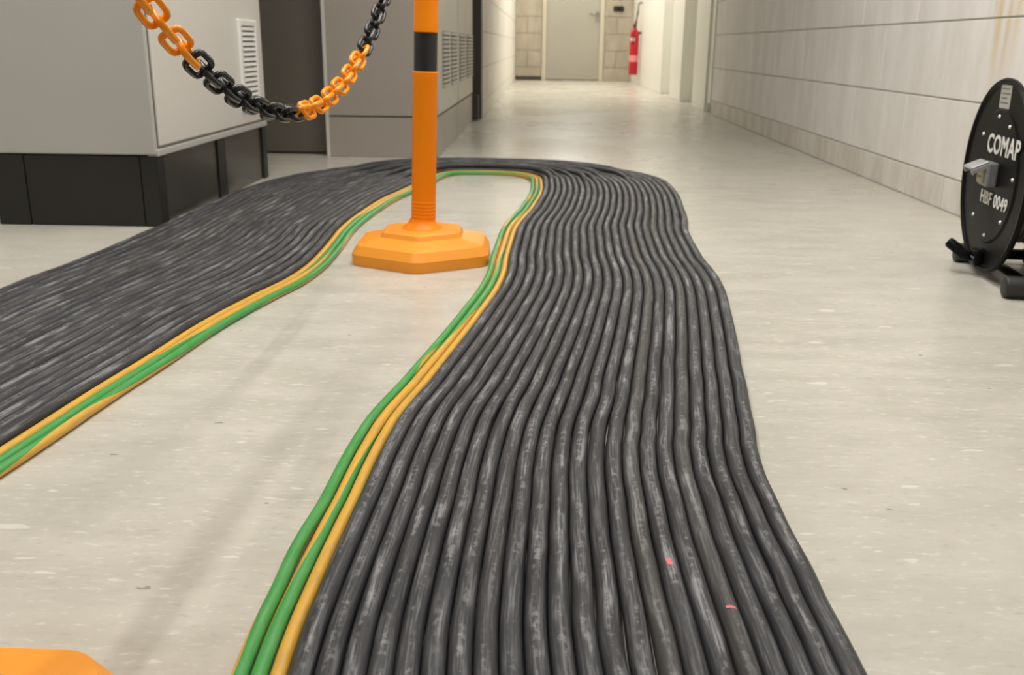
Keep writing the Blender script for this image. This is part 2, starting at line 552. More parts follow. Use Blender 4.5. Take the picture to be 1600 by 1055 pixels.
# white door bays along the far right wall
bay = struct(box('wall_bay', XR + 0.18, XR + 0.31, 7.70, YF, 0, CEIL, M['plaster']), 'white wall at the back of the door bays on the right')
PIERS = [(7.98, 8.72), (9.46, 10.30), (11.05, 14.95)]
for i, (y0, y1) in enumerate(PIERS):
    o = struct(box('trim_%d' % (i + 1), XR, XR + 0.18, y0, y1, 0, CEIL, M['white_door'], None, 0.004),
               ['white pier right after the block wall, nearest of three', 'middle of the three white piers on the right', 'farthest white pier, the fire extinguisher hanging on it'][i])
    box('pier_edge_shade', XR - 0.002, XR + 0.001, y0 + 0.0, y0 + 0.012, 0.0, CEIL, M['gap'] if i == 0 else M['door_frame'], o)  # thin darker strip painting the shadow line down the pier's near edge
struct(box('trim_4', XR - 0.012, XR + 0.15, 7.70, 7.80, 0.08, CEIL, M['white_door'], None, 0.003), 'narrow white edge strip where the block wall ends')
for i, (y0, y1) in enumerate([(8.72, 9.46), (10.30, 11.05)]):
    d = struct(empty('door_%d' % (i + 2), (XR + 0.16, (y0 + y1) / 2, 0)), ['white door set back between the nearest two piers', 'white door set back between the two farther piers'][i])
    hh = (y1 - y0) / 2 - 0.005
    boxes('door_frame', [(-0.03, 0.015, -hh, -hh + 0.05, 0, 2.1), (-0.03, 0.015, hh - 0.05, hh, 0, 2.1), (-0.03, 0.015, -hh, hh, 2.05, 2.1)], M['white_door'], d)
    box('door_leaf', -0.015, 0.015, -hh + 0.052, hh - 0.052, 0.01, 2.048, M['white_door'], d, 0.002)
    tube('door_handle', [(-0.015, hh - 0.1, 1.04), (-0.05, hh - 0.1, 1.04), (-0.05, hh - 0.21, 1.04)], 0.009, M['chrome'], d)

# ceiling luminaires
LLAB = ['long white twin-tube ceiling luminaire above the cable loop',
        'added unseen twin-tube ceiling luminaire brightening the right wall and floor',
        'slim white corridor luminaire, nearest of the far three', 'slim white corridor luminaire, middle of the far three', 'slim white corridor luminaire close to the far door']
for (lx, ly, ll, lw, lc), lab in zip(LUMS, LLAB):
    L = empty('ceiling_luminaire', (lx, ly, CEIL))
    tag(L, lab, 'light', 'ceiling luminaires')
    box('housing', -0.14, 0.14, -ll / 2 - 0.03, ll / 2 + 0.03, -0.07, 0.0, M['lamp_house'], L, 0.006)
    for s in (-1, 1):
        box('end_cap', -0.142, 0.142, s * (ll / 2 + 0.03) - 0.006, s * (ll / 2 + 0.03) + 0.006, -0.09, 0.0, M['lamp_house'], L, 0.003)

# dark steel frame post at the start of the left wall
fp = struct(empty('trim_5', (-0.475, 6.83, 0)), 'dark steel door post between the switchgear and the cream wall')
box('post', -0.055, 0.045, 0.0, 0.145, 0, CEIL, M['frame_dark'], fp, 0.003)
box('foot_plate', -0.045, 0.03, -0.10, 0.0, 0, 0.17, M['frame_dark'], fp, 0.003)

# ------------------------------------------------------------------ cabinets
# near grey enclosure on a black plinth
C1X0, C1X1, C1Y0, C1Y1, C1H = -1.525, -1.055, 2.625, 3.70, 2.0
c1 = empty('switch_cabinet', ((C1X0 + C1X1) / 2, (C1Y0 + C1Y1) / 2, 0))
tag(c1, 'light grey sheet-metal cabinet on a black plinth, beside the left cables', 'cabinet')
cx, cy = c1.location.x, c1.location.y
def c1box(name, x0, x1, y0, y1, z0, z1, mat, parent=c1, bev=0.0, **k):
    return box(name, x0 - cx, x1 - cx, y0 - cy, y1 - cy, z0, z1, mat, parent, bev, **k)
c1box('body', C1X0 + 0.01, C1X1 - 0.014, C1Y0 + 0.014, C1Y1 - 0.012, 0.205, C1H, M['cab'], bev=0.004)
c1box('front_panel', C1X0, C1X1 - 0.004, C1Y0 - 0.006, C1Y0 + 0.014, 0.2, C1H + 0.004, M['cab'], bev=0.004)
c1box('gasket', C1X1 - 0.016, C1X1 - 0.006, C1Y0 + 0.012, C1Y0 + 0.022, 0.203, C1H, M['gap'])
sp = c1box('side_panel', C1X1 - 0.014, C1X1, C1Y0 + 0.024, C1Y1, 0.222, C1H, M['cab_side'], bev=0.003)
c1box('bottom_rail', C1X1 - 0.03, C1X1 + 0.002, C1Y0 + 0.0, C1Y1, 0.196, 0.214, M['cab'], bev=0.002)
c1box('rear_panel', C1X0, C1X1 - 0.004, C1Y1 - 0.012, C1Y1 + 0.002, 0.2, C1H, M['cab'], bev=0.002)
# vent on the side panel
VY0, VY1, VZ0, VZ1 = 3.405, 3.615, 0.272, 0.575
fr = bmesh.new()
for b in ((C1X1 - 0.001, C1X1 + 0.012, VY0, VY0 + 0.028, VZ0, VZ1), (C1X1 - 0.001, C1X1 + 0.012, VY1 - 0.028, VY1, VZ0, VZ1),
          (C1X1 - 0.001, C1X1 + 0.012, VY0 + 0.028, VY1 - 0.028, VZ1 - 0.022, VZ1), (C1X1 - 0.001, C1X1 + 0.012, VY0 + 0.028, VY1 - 0.028, VZ0, VZ0 + 0.022)):
    add_box(fr, b[0] - cx, b[1] - cx, b[2] - cy, b[3] - cy, b[4], b[5], bev=0.003, seg=1)
vent = link('vent', bm_mesh(fr, 'vent'), M['vent'], c1)
vent['label'] = 'white plastic louvred vent'
box('filter', C1X1 - 0.001 - cx, C1X1 + 0.001 - cx, VY0 + 0.025 - cy, VY1 - 0.025 - cy, VZ0 + 0.02, VZ1 - 0.02, M['slot'], vent)
slm = bmesh.new()
add_box(slm, -0.0035, 0.0035, -(VY1 - VY0 - 0.056) / 2, (VY1 - VY0 - 0.056) / 2, -0.0062, 0.0062, bev=0.0015, seg=1)
slm = bm_mesh(slm, 'slat')
slm.materials.append(M['vent'])
nsl = 15
for k in range(nsl):
    o = bpy.data.objects.new('slat', slm)
    COL.objects.link(o)
    o.parent = vent
    o.rotation_euler = (0, math.radians(-25), 0)
    o.location = (C1X1 + 0.006 - cx, (VY0 + VY1) / 2 - cy, VZ0 + 0.022 + (k + 0.5) * (VZ1 - VZ0 - 0.044) / nsl)
# plinth
for x0, x1 in ((C1X0, C1X0 + 0.09), (C1X1 - 0.052, C1X1 - 0.004)):
    c1box('plinth_corner', x0, x1, C1Y0, C1Y0 + 0.05, 0, 0.197, M['plinth'], bev=0.002)
c1box('plinth_front', C1X0 + 0.0925, C1X1 - 0.0545, C1Y0 + 0.001, C1Y0 + 0.04, 0.001, 0.196, M['plinth'], bev=0.0015)
c1box('plinth_side', C1X1 - 0.05, C1X1 - 0.012, C1Y0 + 0.052, 3.135, 0.001, 0.196, M['plinth_side'], bev=0.0015)
c1box('plinth_post', C1X1 - 0.05, C1X1 - 0.006, 3.14, 3.215, 0, 0.196, M['plinth'], bev=0.0015)
c1box('plinth_side', C1X1 - 0.05, C1X1 - 0.012, 3.22, 3.645, 0.001, 0.196, M['plinth_side'], bev=0.0015)
c1box('plinth_corner', C1X1 - 0.05, C1X1 - 0.004, 3.65, C1Y1, 0, 0.197, M['plinth'], bev=0.002)
c1box('plinth_corner', C1X0, C1X0 + 0.05, 3.65, C1Y1, 0, 0.197, M['plinth'], bev=0.002)

# dark cabinet in the recess
cr = empty('recess_cabinet', (-1.55, 4.85, 0))
tag(cr, 'dark brown-grey cabinet in the recess behind the light grey cabinet', 'cabinet')
box('body', -0.45, 0.565, -0.33, 0.33, 0.0, 2.05, M['steel_dark'], cr, 0.004)
box('door', -0.44, 0.555, -0.348, -0.332, 0.012, 2.03, M['steel_dark'], cr, 0.003)
tube('door_handle', [(0.42, -0.35, 1.0), (0.42, -0.385, 1.02), (0.42, -0.385, 1.12), (0.42, -0.35, 1.14)], 0.008, M['black_matt'], cr)

# switchgear row, doors facing the corridor
def gear(y0, y1, lab, end_panel, vents):
    X0, X1 = -0.982, -0.475
    yc = (y0 + y1) / 2
    g = empty('switchgear_cabinet', ((X0 + X1) / 2, yc, 0))
    tag(g, lab, 'cabinet', 'switchgear row in front of the dark door post')
    gx = g.location.x
    def gb(name, a0, a1, b0, b1, z0, z1, mat, parent=g, bev=0.0):
        return box(name, a0 - gx, a1 - gx, b0 - yc, b1 - yc, z0, z1, mat, parent, bev)
    gb('body', X0 + 0.004, X1 - 0.02, y0 + 0.014, y1, 0.185, 2.1, M['steel'], bev=0.002)
    gb('plinth', X0 + 0.006, X1 - 0.004, y0 + 0.006, y1, 0, 0.18, M['steel'], bev=0.002)
    if end_panel:
        gb('end_panel', X0, X1, y0, y0 + 0.013, 0.186, 2.1, M['steel'], bev=0.003)
        gb('edge_strip', X0 - 0.003, X0 + 0.012, y0 - 0.004, y0 + 0.012, 0.0, 2.1, M['steel_door'], bev=0.002)
    dd = gb('door', X1 - 0.02, X1, y0 + 0.016, y1 - 0.005, 0.19, 2.09, M['steel_door'], bev=0.003)
    for (a, b) in vents:
        bm = bmesh.new()
        add_box(bm, X1 - 0.001 - gx, X1 + 0.002 - gx, a - yc, b - yc, 0.30, 0.56)
        vg = link('vent', bm_mesh(bm, 'vent'), M['slot'], dd)
        vg['label'] = 'dark louvre field'
        me = None
        for k in range(13):
            if me is None:
                bm = bmesh.new()
                add_box(bm, -0.004, 0.004, -(b - a) / 2, (b - a) / 2, -0.0062, 0.0062, bev=0.0012, seg=1)
                me = bm_mesh(bm, 'slat')
                me.materials.append(M['steel_door'])
            o = bpy.data.objects.new('slat', me)
            COL.objects.link(o)
            o.parent = dd
            o.location = (X1 + 0.004 - gx, (a + b) / 2 - yc, 0.31 + k * 0.02)
    return g
gear(4.41, 5.50, 'warm grey switchgear cabinet behind the orange chain post, nearest of its row', True, [(4.66, 5.0), (5.08, 5.42)])
gear(5.505, 6.62, 'pale grey switchgear cabinet next to the dark door post', False, [(5.60, 6.0), (6.12, 6.56)])

# ------------------------------------------------------------------ floor cables
STN = [  # inner edge of the black band, outer edge of the black band (metres, on the floor)
 ((-.185, -.90), (.282, -.90)), ((-.183, -.30), (.282, -.30)), ((-.182, .20), (.280, .20)), ((-.184, .45), (.276, .45)),
 ((-.196, .65), (.270, .67)), ((-.200, .834), (.273, .84)), ((-.196, .96), (.272, .97)), ((-.195, 1.06), (.275, 1.08)),
 ((-.188, 1.196), (.291, 1.20)), ((-.161, 1.369), (.316, 1.38)), ((-.117, 1.662), (.353, 1.67)), ((-.084, 1.938), (.386, 1.95)),
 ((-.071, 2.086), (.395, 2.10)), ((-.066, 2.30), (.392, 2.29)), ((-.061, 2.655), (.409, 2.60)), ((-.021, 2.985), (.446, 2.94)),
 ((.006, 3.243), (.459, 3.25)), ((.013, 3.45), (.466, 3.48)), ((.012, 3.60), (.455, 3.66)), ((.002, 3.70), (.41, 3.81)),
 ((-.025, 3.79), (.30, 3.965)), ((-.075, 3.855), (.14, 4.065)), ((-.14, 3.88), (-.01, 4.112)), ((-.21, 3.895), (-.14, 4.13)),
 ((-.29, 3.89), (-.27, 4.14)), ((-.345, 3.876), (-.40, 4.138)), ((-.388, 3.835), (-.60, 4.075)), ((-.424, 3.735), (-.77, 3.92)),
 ((-.45, 3.56), (-.905, 3.72)), ((-.471, 3.455), (-.968, 3.58)), ((-.50, 3.28), (-1.018, 3.36)), ((-.530, 3.10), (-1.036, 3.10)),
 ((-.552, 2.80), (-1.042, 2.80)), ((-.556, 2.60), (-1.043, 2.60)), ((-.545, 2.38), (-1.052, 2.40)), ((-.538, 2.15), (-1.06, 2.20)),
 ((-.550, 1.99), (-1.075, 2.03)), ((-.580, 1.85), (-1.088, 1.87)), ((-.613, 1.67), (-1.098, 1.69)), ((-.637, 1.447), (-1.112, 1.47)),
 ((-.657, 1.273), (-1.125, 1.29)), ((-.675, 1.084), (-1.14, 1.09)),  ((-.705, .80), (-1.165, .85)), ((-.715, .45), (-1.175, .45)), ((-.715, .0), (-1.175, .0)), ((-.715, -.90), (-1.175, -.90))]

def catmull(P, sub=24):
    out = []
    n = len(P)
    for i in range(n - 1):
        p0, p1, p2, p3 = P[max(i - 1, 0)], P[i], P[i + 1], P[min(i + 2, n - 1)]
        # centripetal-like tangents scaled by chord
        d1 = (p2 - p1).length
        t1 = (p2 - p0) / max((p2 - p0).length, 1e-6) * d1
        t2 = (p3 - p1) / max((p3 - p1).length, 1e-6) * d1
        for k in range(sub):
            t = k / sub
            h00, h10 = 2 * t**3 - 3 * t**2 + 1, t**3 - 2 * t**2 + t
            h01, h11 = -2 * t**3 + 3 * t**2, t**3 - t**2
            out.append(p1 * h00 + t1 * h10 + p2 * h01 + t2 * h11)
    out.append(P[-1])
    return out

def resample(P, step):
    out = [P[0].copy()]
    need = step
    for i in range(1, len(P)):
        a, b = P[i - 1], P[i]
        L = (b - a).length
        pos = 0.0
        while L - pos >= need:
            pos += need
            out.append(a.lerp(b, pos / L))
            need = step
        need -= (L - pos)
    return out

BE = catmull([Vector((b[0], b[1], 0)) for b, o in STN])
OE = catmull([Vector((o[0], o[1], 0)) for b, o in STN])
NS = len(BE)
arc = [0.0]
for i in range(1, NS):
    arc.append(arc[-1] + ((BE[i] + OE[i]) / 2 - (BE[i - 1] + OE[i - 1]) / 2).length)
NCAB = 22
DIA = 0.0210
RAD = DIA / 2
ORD = ['first', 'second', 'third', 'fourth', 'fifth', 'sixth', 'seventh', 'eighth', 'ninth', 'tenth', 'eleventh', 'twelfth', 'thirteenth',
       'fourteenth', 'fifteenth', 'sixteenth', 'seventeenth', 'eighteenth', 'nineteenth', 'twentieth', 'second outermost', 'outermost']

EARTH_R = 0.0072
NE = 3
RADS = np.array([EARTH_R] * NE + [RAD] * NCAB)
MARG = [np.array([1.09] * NE + [1.015] * (NE + NCAB - off - NE))[None, :] for off in (1, 2, 3)]
def bundle():
    """lay all cables side by side and push overlapping neighbours apart (sideways and up)"""
    n_all = NE + NCAB
    LAT = np.zeros((NS, n_all)); ZZ = np.zeros((NS, n_all)); FAC = np.ones((NS, 1)); WID = np.zeros((NS, 1))
    for k in range(NS):
        d = OE[k] - BE[k]
        wd = d.length
        n = d / wd
        k0, k1 = max(k - 1, 0), min(k + 1, NS - 1)
        f = 1.0
        for q in (0.1, 0.5, 0.9):
            tg = (BE[k1].lerp(OE[k1], q) - BE[k0].lerp(OE[k0], q)).normalized()
            f = min(f, abs(n.x * tg.y - n.y * tg.x))
        FAC[k] = max(f, 0.80)
        WID[k] = wd
        s = arc[k]
        for i in range(NCAB):
            edge = min(1.0, min(i, NCAB - 1 - i) / 3.0)
            lat = 0.0085 * noise.noise(Vector((s * 3.0, i * 0.06, 1.3))) * edge
            lat += 0.0032 * noise.noise(Vector((s * 6.5, i * 0.20, 5.1)))
            lat += 0.0034 * noise.noise(Vector((s * 12.0, i * 0.35, 2.7)))
            lat += 0.0034 * noise.noise(Vector((s * 7.0, i * 3.7, 8.8)))
            LAT[k, NE + i] = wd * (i + 0.5) / NCAB + lat
            ZZ[k, NE + i] = RAD + (0.004 if i % 2 else 0.0) + 0.0015 * noise.noise(Vector((s * 2.3, i * 2.9, 3.3)))
        for j in range(NE):
            gap = 0.004 * math.exp(-((s - 1.78) / 0.10) ** 2) if j == 0 else 0.0
            LAT[k, j] = -(EARTH_R * 1.06 + (2 - j) * EARTH_R * 2.14) / FAC[k, 0] + 0.0020 * noise.noise(Vector((s * 4.1, j * 0.8, 9.0))) - gap
            ZZ[k, j] = EARTH_R
    FS = FAC.copy()
    for _ in range(12):
        FS[1:-1] = np.minimum(FS[1:-1], (FS[:-2] + FS[1:-1] * 2 + FS[2:]) / 4)
    Y = LAT * FS
    Y0 = Y.copy()
    FL = RADS[None, :] + 0.0004
    for it in range(1400):
        last = it > 300
        if not last:
            Y += (Y0 - Y) * 0.02
            ZZ -= 0.00012
            Y[1:-1] += 0.12 * (Y[:-2] + Y[2:] - 2 * Y[1:-1])
            for _ in range(4):
                ZZ[1:-1] += 0.24 * (ZZ[:-2] + ZZ[2:] - 2 * ZZ[1:-1])
        for off in (1, 2, 3):
            need = (RADS[off:] + RADS[:-off])[None, :] * MARG[off - 1]
            dy = Y[:, off:] - Y[:, :-off]
            dz = ZZ[:, off:] - ZZ[:, :-off]
            dist = np.sqrt(dy * dy + dz * dz) + 1e-9
            push = np.maximum(0.0, need - dist) / dist * 0.42
            Y[:, off:] += dy * push; Y[:, :-off] -= dy * push
            ZZ[:, off:] += dz * push; ZZ[:, :-off] -= dz * push
        np.maximum(ZZ, FL, out=ZZ)
    out = []
    for i in range(n_all):
        pts = []
        for k in range(NS):
            n = (OE[k] - BE[k]).normalized()
            p = BE[k] + n * float(Y[k, i] / FS[k, 0])
            p.z = float(ZZ[k, i])
            pts.append(p)
        out.append(resample(pts, 0.019))
    return out
BUNDLE = bundle()
def cable_path(i):
    return BUNDLE[NE + i]

PATHS, CAB_IDX = {}, {}
for i in range(NCAB):
    lab = '%s black rubber power cable, counted outward from the green-yellow earth cables' % ORD[i]
    if i == 0: lab = 'first black rubber power cable, lying against the green-yellow earth cables'
    if i == NCAB - 2: lab = 'black rubber power cable next to the outermost one of the wide cable loop'
    if i == NCAB - 1: lab = 'outermost black rubber power cable of the wide floor loop'
    PATHS[i] = cable_path(i)
    o = tube('power_cable', PATHS[i], RAD, M['cable'], None, n=12, uv=True)
    CAB_IDX[o.name] = i
    tag(o, lab, 'cable', 'black power cables in the floor loop')

# two small pink marker dabs on the jackets
def dab(x, y, ln, a0, a1):
    best = None
    for o in [c for c in COL.objects if c.name.startswith('power_cable')]:
        i = CAB_IDX[o.name]
        P = PATHS[i]
        for k in range(2, len(P) - 3):
            if P[k].y > 1.2 or P[k].x < -0.3: continue
            d = (P[k].x - x) ** 2 + (P[k].y - y) ** 2
            if best is None or d < best[0]:
                best = (d, o, P[k].copy(), (P[k + 1] - P[k - 1]).normalized())
    _, o, c, t = best
    a = t.cross(Vector((0, 0, 1))).normalized()
    b = a.cross(t).normalized()
    V, F = [], []
    for u in (-ln / 2, ln / 2):
        for q in range(7):
            an = math.radians(a0 + (a1 - a0) * q / 6 + u * 900)
            V.append(c + t * u + (a * math.cos(an) + b * math.sin(an)) * (RAD + 0.0003))
    for q in range(6):
        F.append((q, q + 1, 8 + q, 7 + q))
    me = bpy.data.meshes.new('paint_mark')
    me.from_pydata([tuple(v) for v in V], [], F)
    link('paint_mark', me, M['pink'], o)['label'] = 'small pink paint mark'
dab(0.142, 0.835, 0.012, 85, 110)
dab(0.178, 0.757, 0.004, 60, 110)

# green and yellow earth cables on the inner side
EDEF = [(0.0, 0.0, 0.56, 'green-yellow earth cable on the inside edge of the loop, next to the bare floor', 0.0, 1.5, 3.1),
        (1.0, 0.8, 0.52, 'green-yellow earth cable in the middle of the three', -1.22, 0.5, 7.7),
        (2.0, 0.0, 0.40, 'mostly yellow earth cable touching the black cables', 0.5, 1.2, 12.9)]
for j, (q, tw, wd_, lab, ph, amp, seed) in enumerate(EDEF):
    o = tube('earth_cable', BUNDLE[j], EARTH_R, mat_earth('earth_jacket_%d' % j, ph, tw, wd_, amp, seed), None, n=12, uv=True)
    tag(o, lab, 'cable', 'green-yellow earth cables')

# ------------------------------------------------------------------ chain posts
HEX_PROF = [(0.186, 0.0), (0.187, 0.004), (0.187, 0.026), (0.173, 0.046), (0.168, 0.0485), (0.118, 0.058), (0.112, 0.060), (0.106, 0.071), (0.100, 0.074)]
def rounded_hex(R, rot, corner=0.14, seg=4):
    P = []
    for k in range(6):
        a = rot + k * math.pi / 3
        v = Vector((math.cos(a), math.sin(a), 0)) * R
        va = Vector((math.cos(a - math.pi / 3), math.sin(a - math.pi / 3), 0)) * R
        vb = Vector((math.cos(a + math.pi / 3), math.sin(a + math.pi / 3), 0)) * R
        p0, p2 = v.lerp(va, corner), v.lerp(vb, corner)
        for s in range(seg + 1):
            t = s / seg
            P.append(p0 * (1 - t)**2 + v * 2 * t * (1 - t) + p2 * t * t)
    return P
def hex_base(name, rot, parent, mat):
    V, F = [], []
    n = None
    for (R, z) in HEX_PROF:
        ring = rounded_hex(R, rot)
        n = len(ring)
        V += [(p.x, p.y, z) for p in ring]
    for i in range(len(HEX_PROF) - 1):
        for k in range(n):
            k2 = (k + 1) % n
            F.append((i * n + k, i * n + k2, (i + 1) * n + k2, (i + 1) * n + k))
    F.append(tuple(range(n - 1, -1, -1)))
    F.append(tuple((len(HEX_PROF) - 1) * n + k for k in range(n)))
    me = bpy.data.meshes.new(name)
    me.from_pydata(V, [], F)
    o = link(name, me, mat, parent, smooth=True)
    me.set_sharp_from_angle(angle=math.radians(24))
    return o
POST_H = 1.10
def chain_post(loc, rot, lean, lab):
    p = empty('chain_post', loc)
    tag(p, lab, 'post', 'orange plastic chain posts')
    hex_base('base', rot, p, M['orange_base'])
    collar = lathe('collar', [(0.050, 0.0735), (0.047, 0.078), (0.036, 0.084), (0.0305, 0.094), (0.0300, 0.098)], M['orange'], p, 28)
    pole = lathe('pole', [(0.0290, 0.080), (0.0290, 0.425), (0.0300, 0.430), (0.0300, 0.4385), (0.0268, 0.440), (0.0268, 0.5255), (0.0292, 0.527), (0.0292, 0.5385),
                          (0.0282, 0.545), (0.0282, 0.77), (0.0296, 0.775), (0.0296, 0.784), (0.0268, 0.786), (0.0268, 0.872), (0.0292, 0.874), (0.0292, 0.885), (0.0282, 0.89), (0.0282, POST_H)], M['orange'], p, 32)
    pole.rotation_euler = (0, lean, 0)
    for z0, z1 in ((0.4395, 0.526), (0.7855, 0.873)):
        lathe('black_band', [(0.0264, z0), (0.0271, z0 + 0.0005), (0.0271, z1 - 0.0005), (0.0264, z1)], M['black_band'], pole, 32)
    for k in range(5):   # grip rings at the foot of the pole
        lathe('foot_ring', [(0.0288, 0.100 + k * 0.0085), (0.0299, 0.102 + k * 0.0085), (0.0299, 0.104 + k * 0.0085), (0.0288, 0.106 + k * 0.0085)], M['orange'], pole, 32)
    cap = lathe('cap', [(0.030, POST_H - 0.012), (0.033, POST_H - 0.010), (0.033, POST_H + 0.012), (0.026, POST_H + 0.022), (0.010, POST_H + 0.026)], M['orange'], pole, 28)
    for s in (-1, 1):
        tube('chain_hook', [(0, s * 0.030, POST_H), (0, s * 0.044, POST_H), (0, s * 0.050, POST_H + 0.007), (0, s * 0.050, POST_H + 0.016)], 0.004, M['orange'], pole, n=8)
    return p
P_FAR = Vector((-0.286, 2.285, 0))
P_NEAR = Vector((-0.428, 0.479, 0))
chain_post(P_FAR, math.radians(30 + 60 + 2), math.radians(1.65), 'orange chain post with a black band and hexagonal base inside the cable loop')
chain_post(P_NEAR, math.radians(0), math.radians(-1.4), 'orange hexagonal post base in the lower left corner, its pole out of view')

# ------------------------------------------------------------------ plastic chain
A0 = Vector((P_NEAR.x - 0.024, P_NEAR.y + 0.050, POST_H - 0.006))
A1 = Vector((P_FAR.x + 0.03, P_FAR.y - 0.050, POST_H - 0.006))
dxy = Vector((A1.x - A0.x, A1.y - A0.y, 0))
span = dxy.length
dxy.normalize()
# catenary with its lowest point near z = 0.40
S0, Z0 = span * 0.511, 0.404
def sag(a):
    return Z0 + a * (math.cosh(S0 / a) - 1) - A0.z
lo, hi = 0.2, 3.0
for _ in range(80):
    mid = (lo + hi) / 2
    if sag(mid) > 0: lo = mid
    else: hi = mid
CA = (lo + hi) / 2
def chain_z(s):
    return Z0 + CA * (math.cosh((s - S0) / CA) - 1)
fine = []
for k in range(2001):
    s = span * k / 2000
    q = A0 + dxy * s
    q.z = chain_z(s)
    fine.append(q)
PITCH = 0.0268
cpts = resample(fine, PITCH)
chain = empty('barrier_chain', (A0.x, A0.y, 0.0))
tag(chain, 'orange and black plastic chain hanging between the two orange posts', 'chain')
LP = []
HL, HWD, WR = 0.0170, 0.0122, 0.0036     # half length / half width of the wire centre line
for k in range(28):
    a = 2 * math.pi * k / 28
    c, s = math.cos(a), math.sin(a)
    e = 0.46
    LP.append(Vector((HL * math.copysign(abs(c)**e, c), HWD * math.copysign(abs(s)**e, s), 0)))
LV, LF, _ = tube_data(LP, WR, 8, True, False, 1.15, Vector((0, 0, 1)))
link_me = {}
for key in ('orange_gloss', 'black_gloss'):
    me = bpy.data.meshes.new('link')
    me.from_pydata([tuple(v) for v in LV], [], LF)
    me.materials.append(M[key])
    for p in me.polygons: p.use_smooth = True
    link_me[key] = me
# colour changes where the photograph has them (distance along the span, metres)
for k, c in enumerate(cpts):
    s = (Vector((c.x, c.y, 0)) - Vector((A0.x, A0.y, 0))).length + 0.05
    if s < 0.30: key = 'black_gloss'
    elif s < 0.622: key = 'orange_gloss'
    elif s < 0.935: key = 'black_gloss'
    elif s < 1.255: key = 'orange_gloss'
    elif s < 1.57: key = 'black_gloss'
    else: key = 'orange_gloss'
    t = (cpts[min(k + 1, len(cpts) - 1)] - cpts[max(k - 1, 0)]).normalized()
    n0 = t.cross(Vector((0, 0, 1))).normalized()
    n1 = n0.cross(t).normalized()
    ang = math.radians(52 + (90 if k % 2 else 0)) + 0.10 * math.sin(k * 1.7)
    nz = n0 * math.cos(ang) - n1 * math.sin(ang)
    ny = nz.cross(t).normalized()
    o = bpy.data.objects.new('link', link_me[key])
    COL.objects.link(o)
    o.parent = chain
    mm = Matrix.Identity(4)
    for r in range(3):
        mm[r][0], mm[r][1], mm[r][2] = t[r], ny[r], nz[r]
        mm[r][3] = c[r] - chain.location[r]
    o.matrix_local = mm

# ------------------------------------------------------------------ cable reel
# local frame: +X = out of the front disc, Y to the right as seen, Z up
reel = empty('cable_reel', (1.014, 2.198, 0.0), math.pi - 0.12)
tag(reel, 'black cable reel standing on tube feet against the block wall', 'cable reel')
RZ = 0.228
def at_axis(o):
    o.location = (0, 0, RZ)
    return o
fl = at_axis(lathe('front_disc', [(0.203, -0.012), (0.2145, -0.011), (0.2155, -0.004), (0.2125, 0.001), (0.206, 0.0), (0.203, -0.004), (0.150, -0.004), (0.146, -0.001), (0.02, -0.001)], M['black_matt'], reel, 72, axis='X', sharp=28))
at_axis(lathe('back_disc', [(0.02, -0.178), (0.206, -0.178), (0.2145, -0.176), (0.2145, -0.168), (0.203, -0.166), (0.02, -0.166)], M['black_matt'], reel, 72, axis='X', sharp=28))
at_axis(lathe('drum', [(0.085, -0.168), (0.085, -0.010)], M['black_matt'], reel, 40, axis='X'))
wp = []
for lay, (rr, cnt) in enumerate(((0.105, 11), (0.122, 10), (0.139, 11))):
    for k in range(cnt * 22):
        a = 2 * math.pi * k / 22
        f = k / (cnt * 22)
        x = -0.158 + 0.139 * (f if lay % 2 == 0 else 1 - f)
        wp.append(Vector((x, rr * math.cos(a), rr * math.sin(a))))
at_axis(tube('wound_cable', wp, 0.0072, M['wound'], reel, n=8, upref=Vector((1, 0, 0))))
# rivets
rv = bmesh.new()
bmesh.ops.create_cone(rv, cap_ends=True, segments=10, radius1=0.0042, radius2=0.0028, depth=0.003)
bmesh.ops.rotate(rv, verts=rv.verts, matrix=Matrix.Rotation(math.pi / 2, 3, 'Y'))
rvm = bm_mesh(rv, 'rivet')
rvm.materials.append(M['rivet'])
for k in range(8):
    a = math.radians((94, 139, 184, 229, 274, 319, 4, 60)[k])
    o = bpy.data.objects.new('rivet', rvm)
    COL.objects.link(o)
    o.parent = fl
    o.location = (0.0008, 0.132 * math.cos(a), 0.132 * math.sin(a))
def lettering(name, body, size, y, z, bold, sx=1.0):
    o = text_mesh(name, body, size, M['print'], fl, 0.0004, bold)
    # text x -> reel Y (to the right), text y -> Z, text normal -> +X
    o.matrix_local = Matrix(((0, 0, 1, 0.0002), (sx, 0, 0, y), (0, 1, 0, z), (0, 0, 0, 1)))
    return o
lettering('lettering', 'COMAP', 0.058, 0.044, 0.069, 0.0013, 1.0)
lettering('lettering', 'HBF 0049', 0.040, 0.036, -0.050, 0.0007, 1.06)
# sticker near the top
stk = box('sticker', -0.0042, -0.0028, -0.033, 0.033, 0.150, 0.200, M['sticker'], fl)
stk.location = (0, 0.0, 0)
for k, (a, b) in enumerate(((-0.026, 0.02), (-0.026, 0.027), (-0.02, 0.012), (-0.026, 0.024))):
    box('print_line', -0.0029, -0.0023, a, b, 0.1905 - k * 0.010, 0.1935 - k * 0.010, M['ink'], stk)
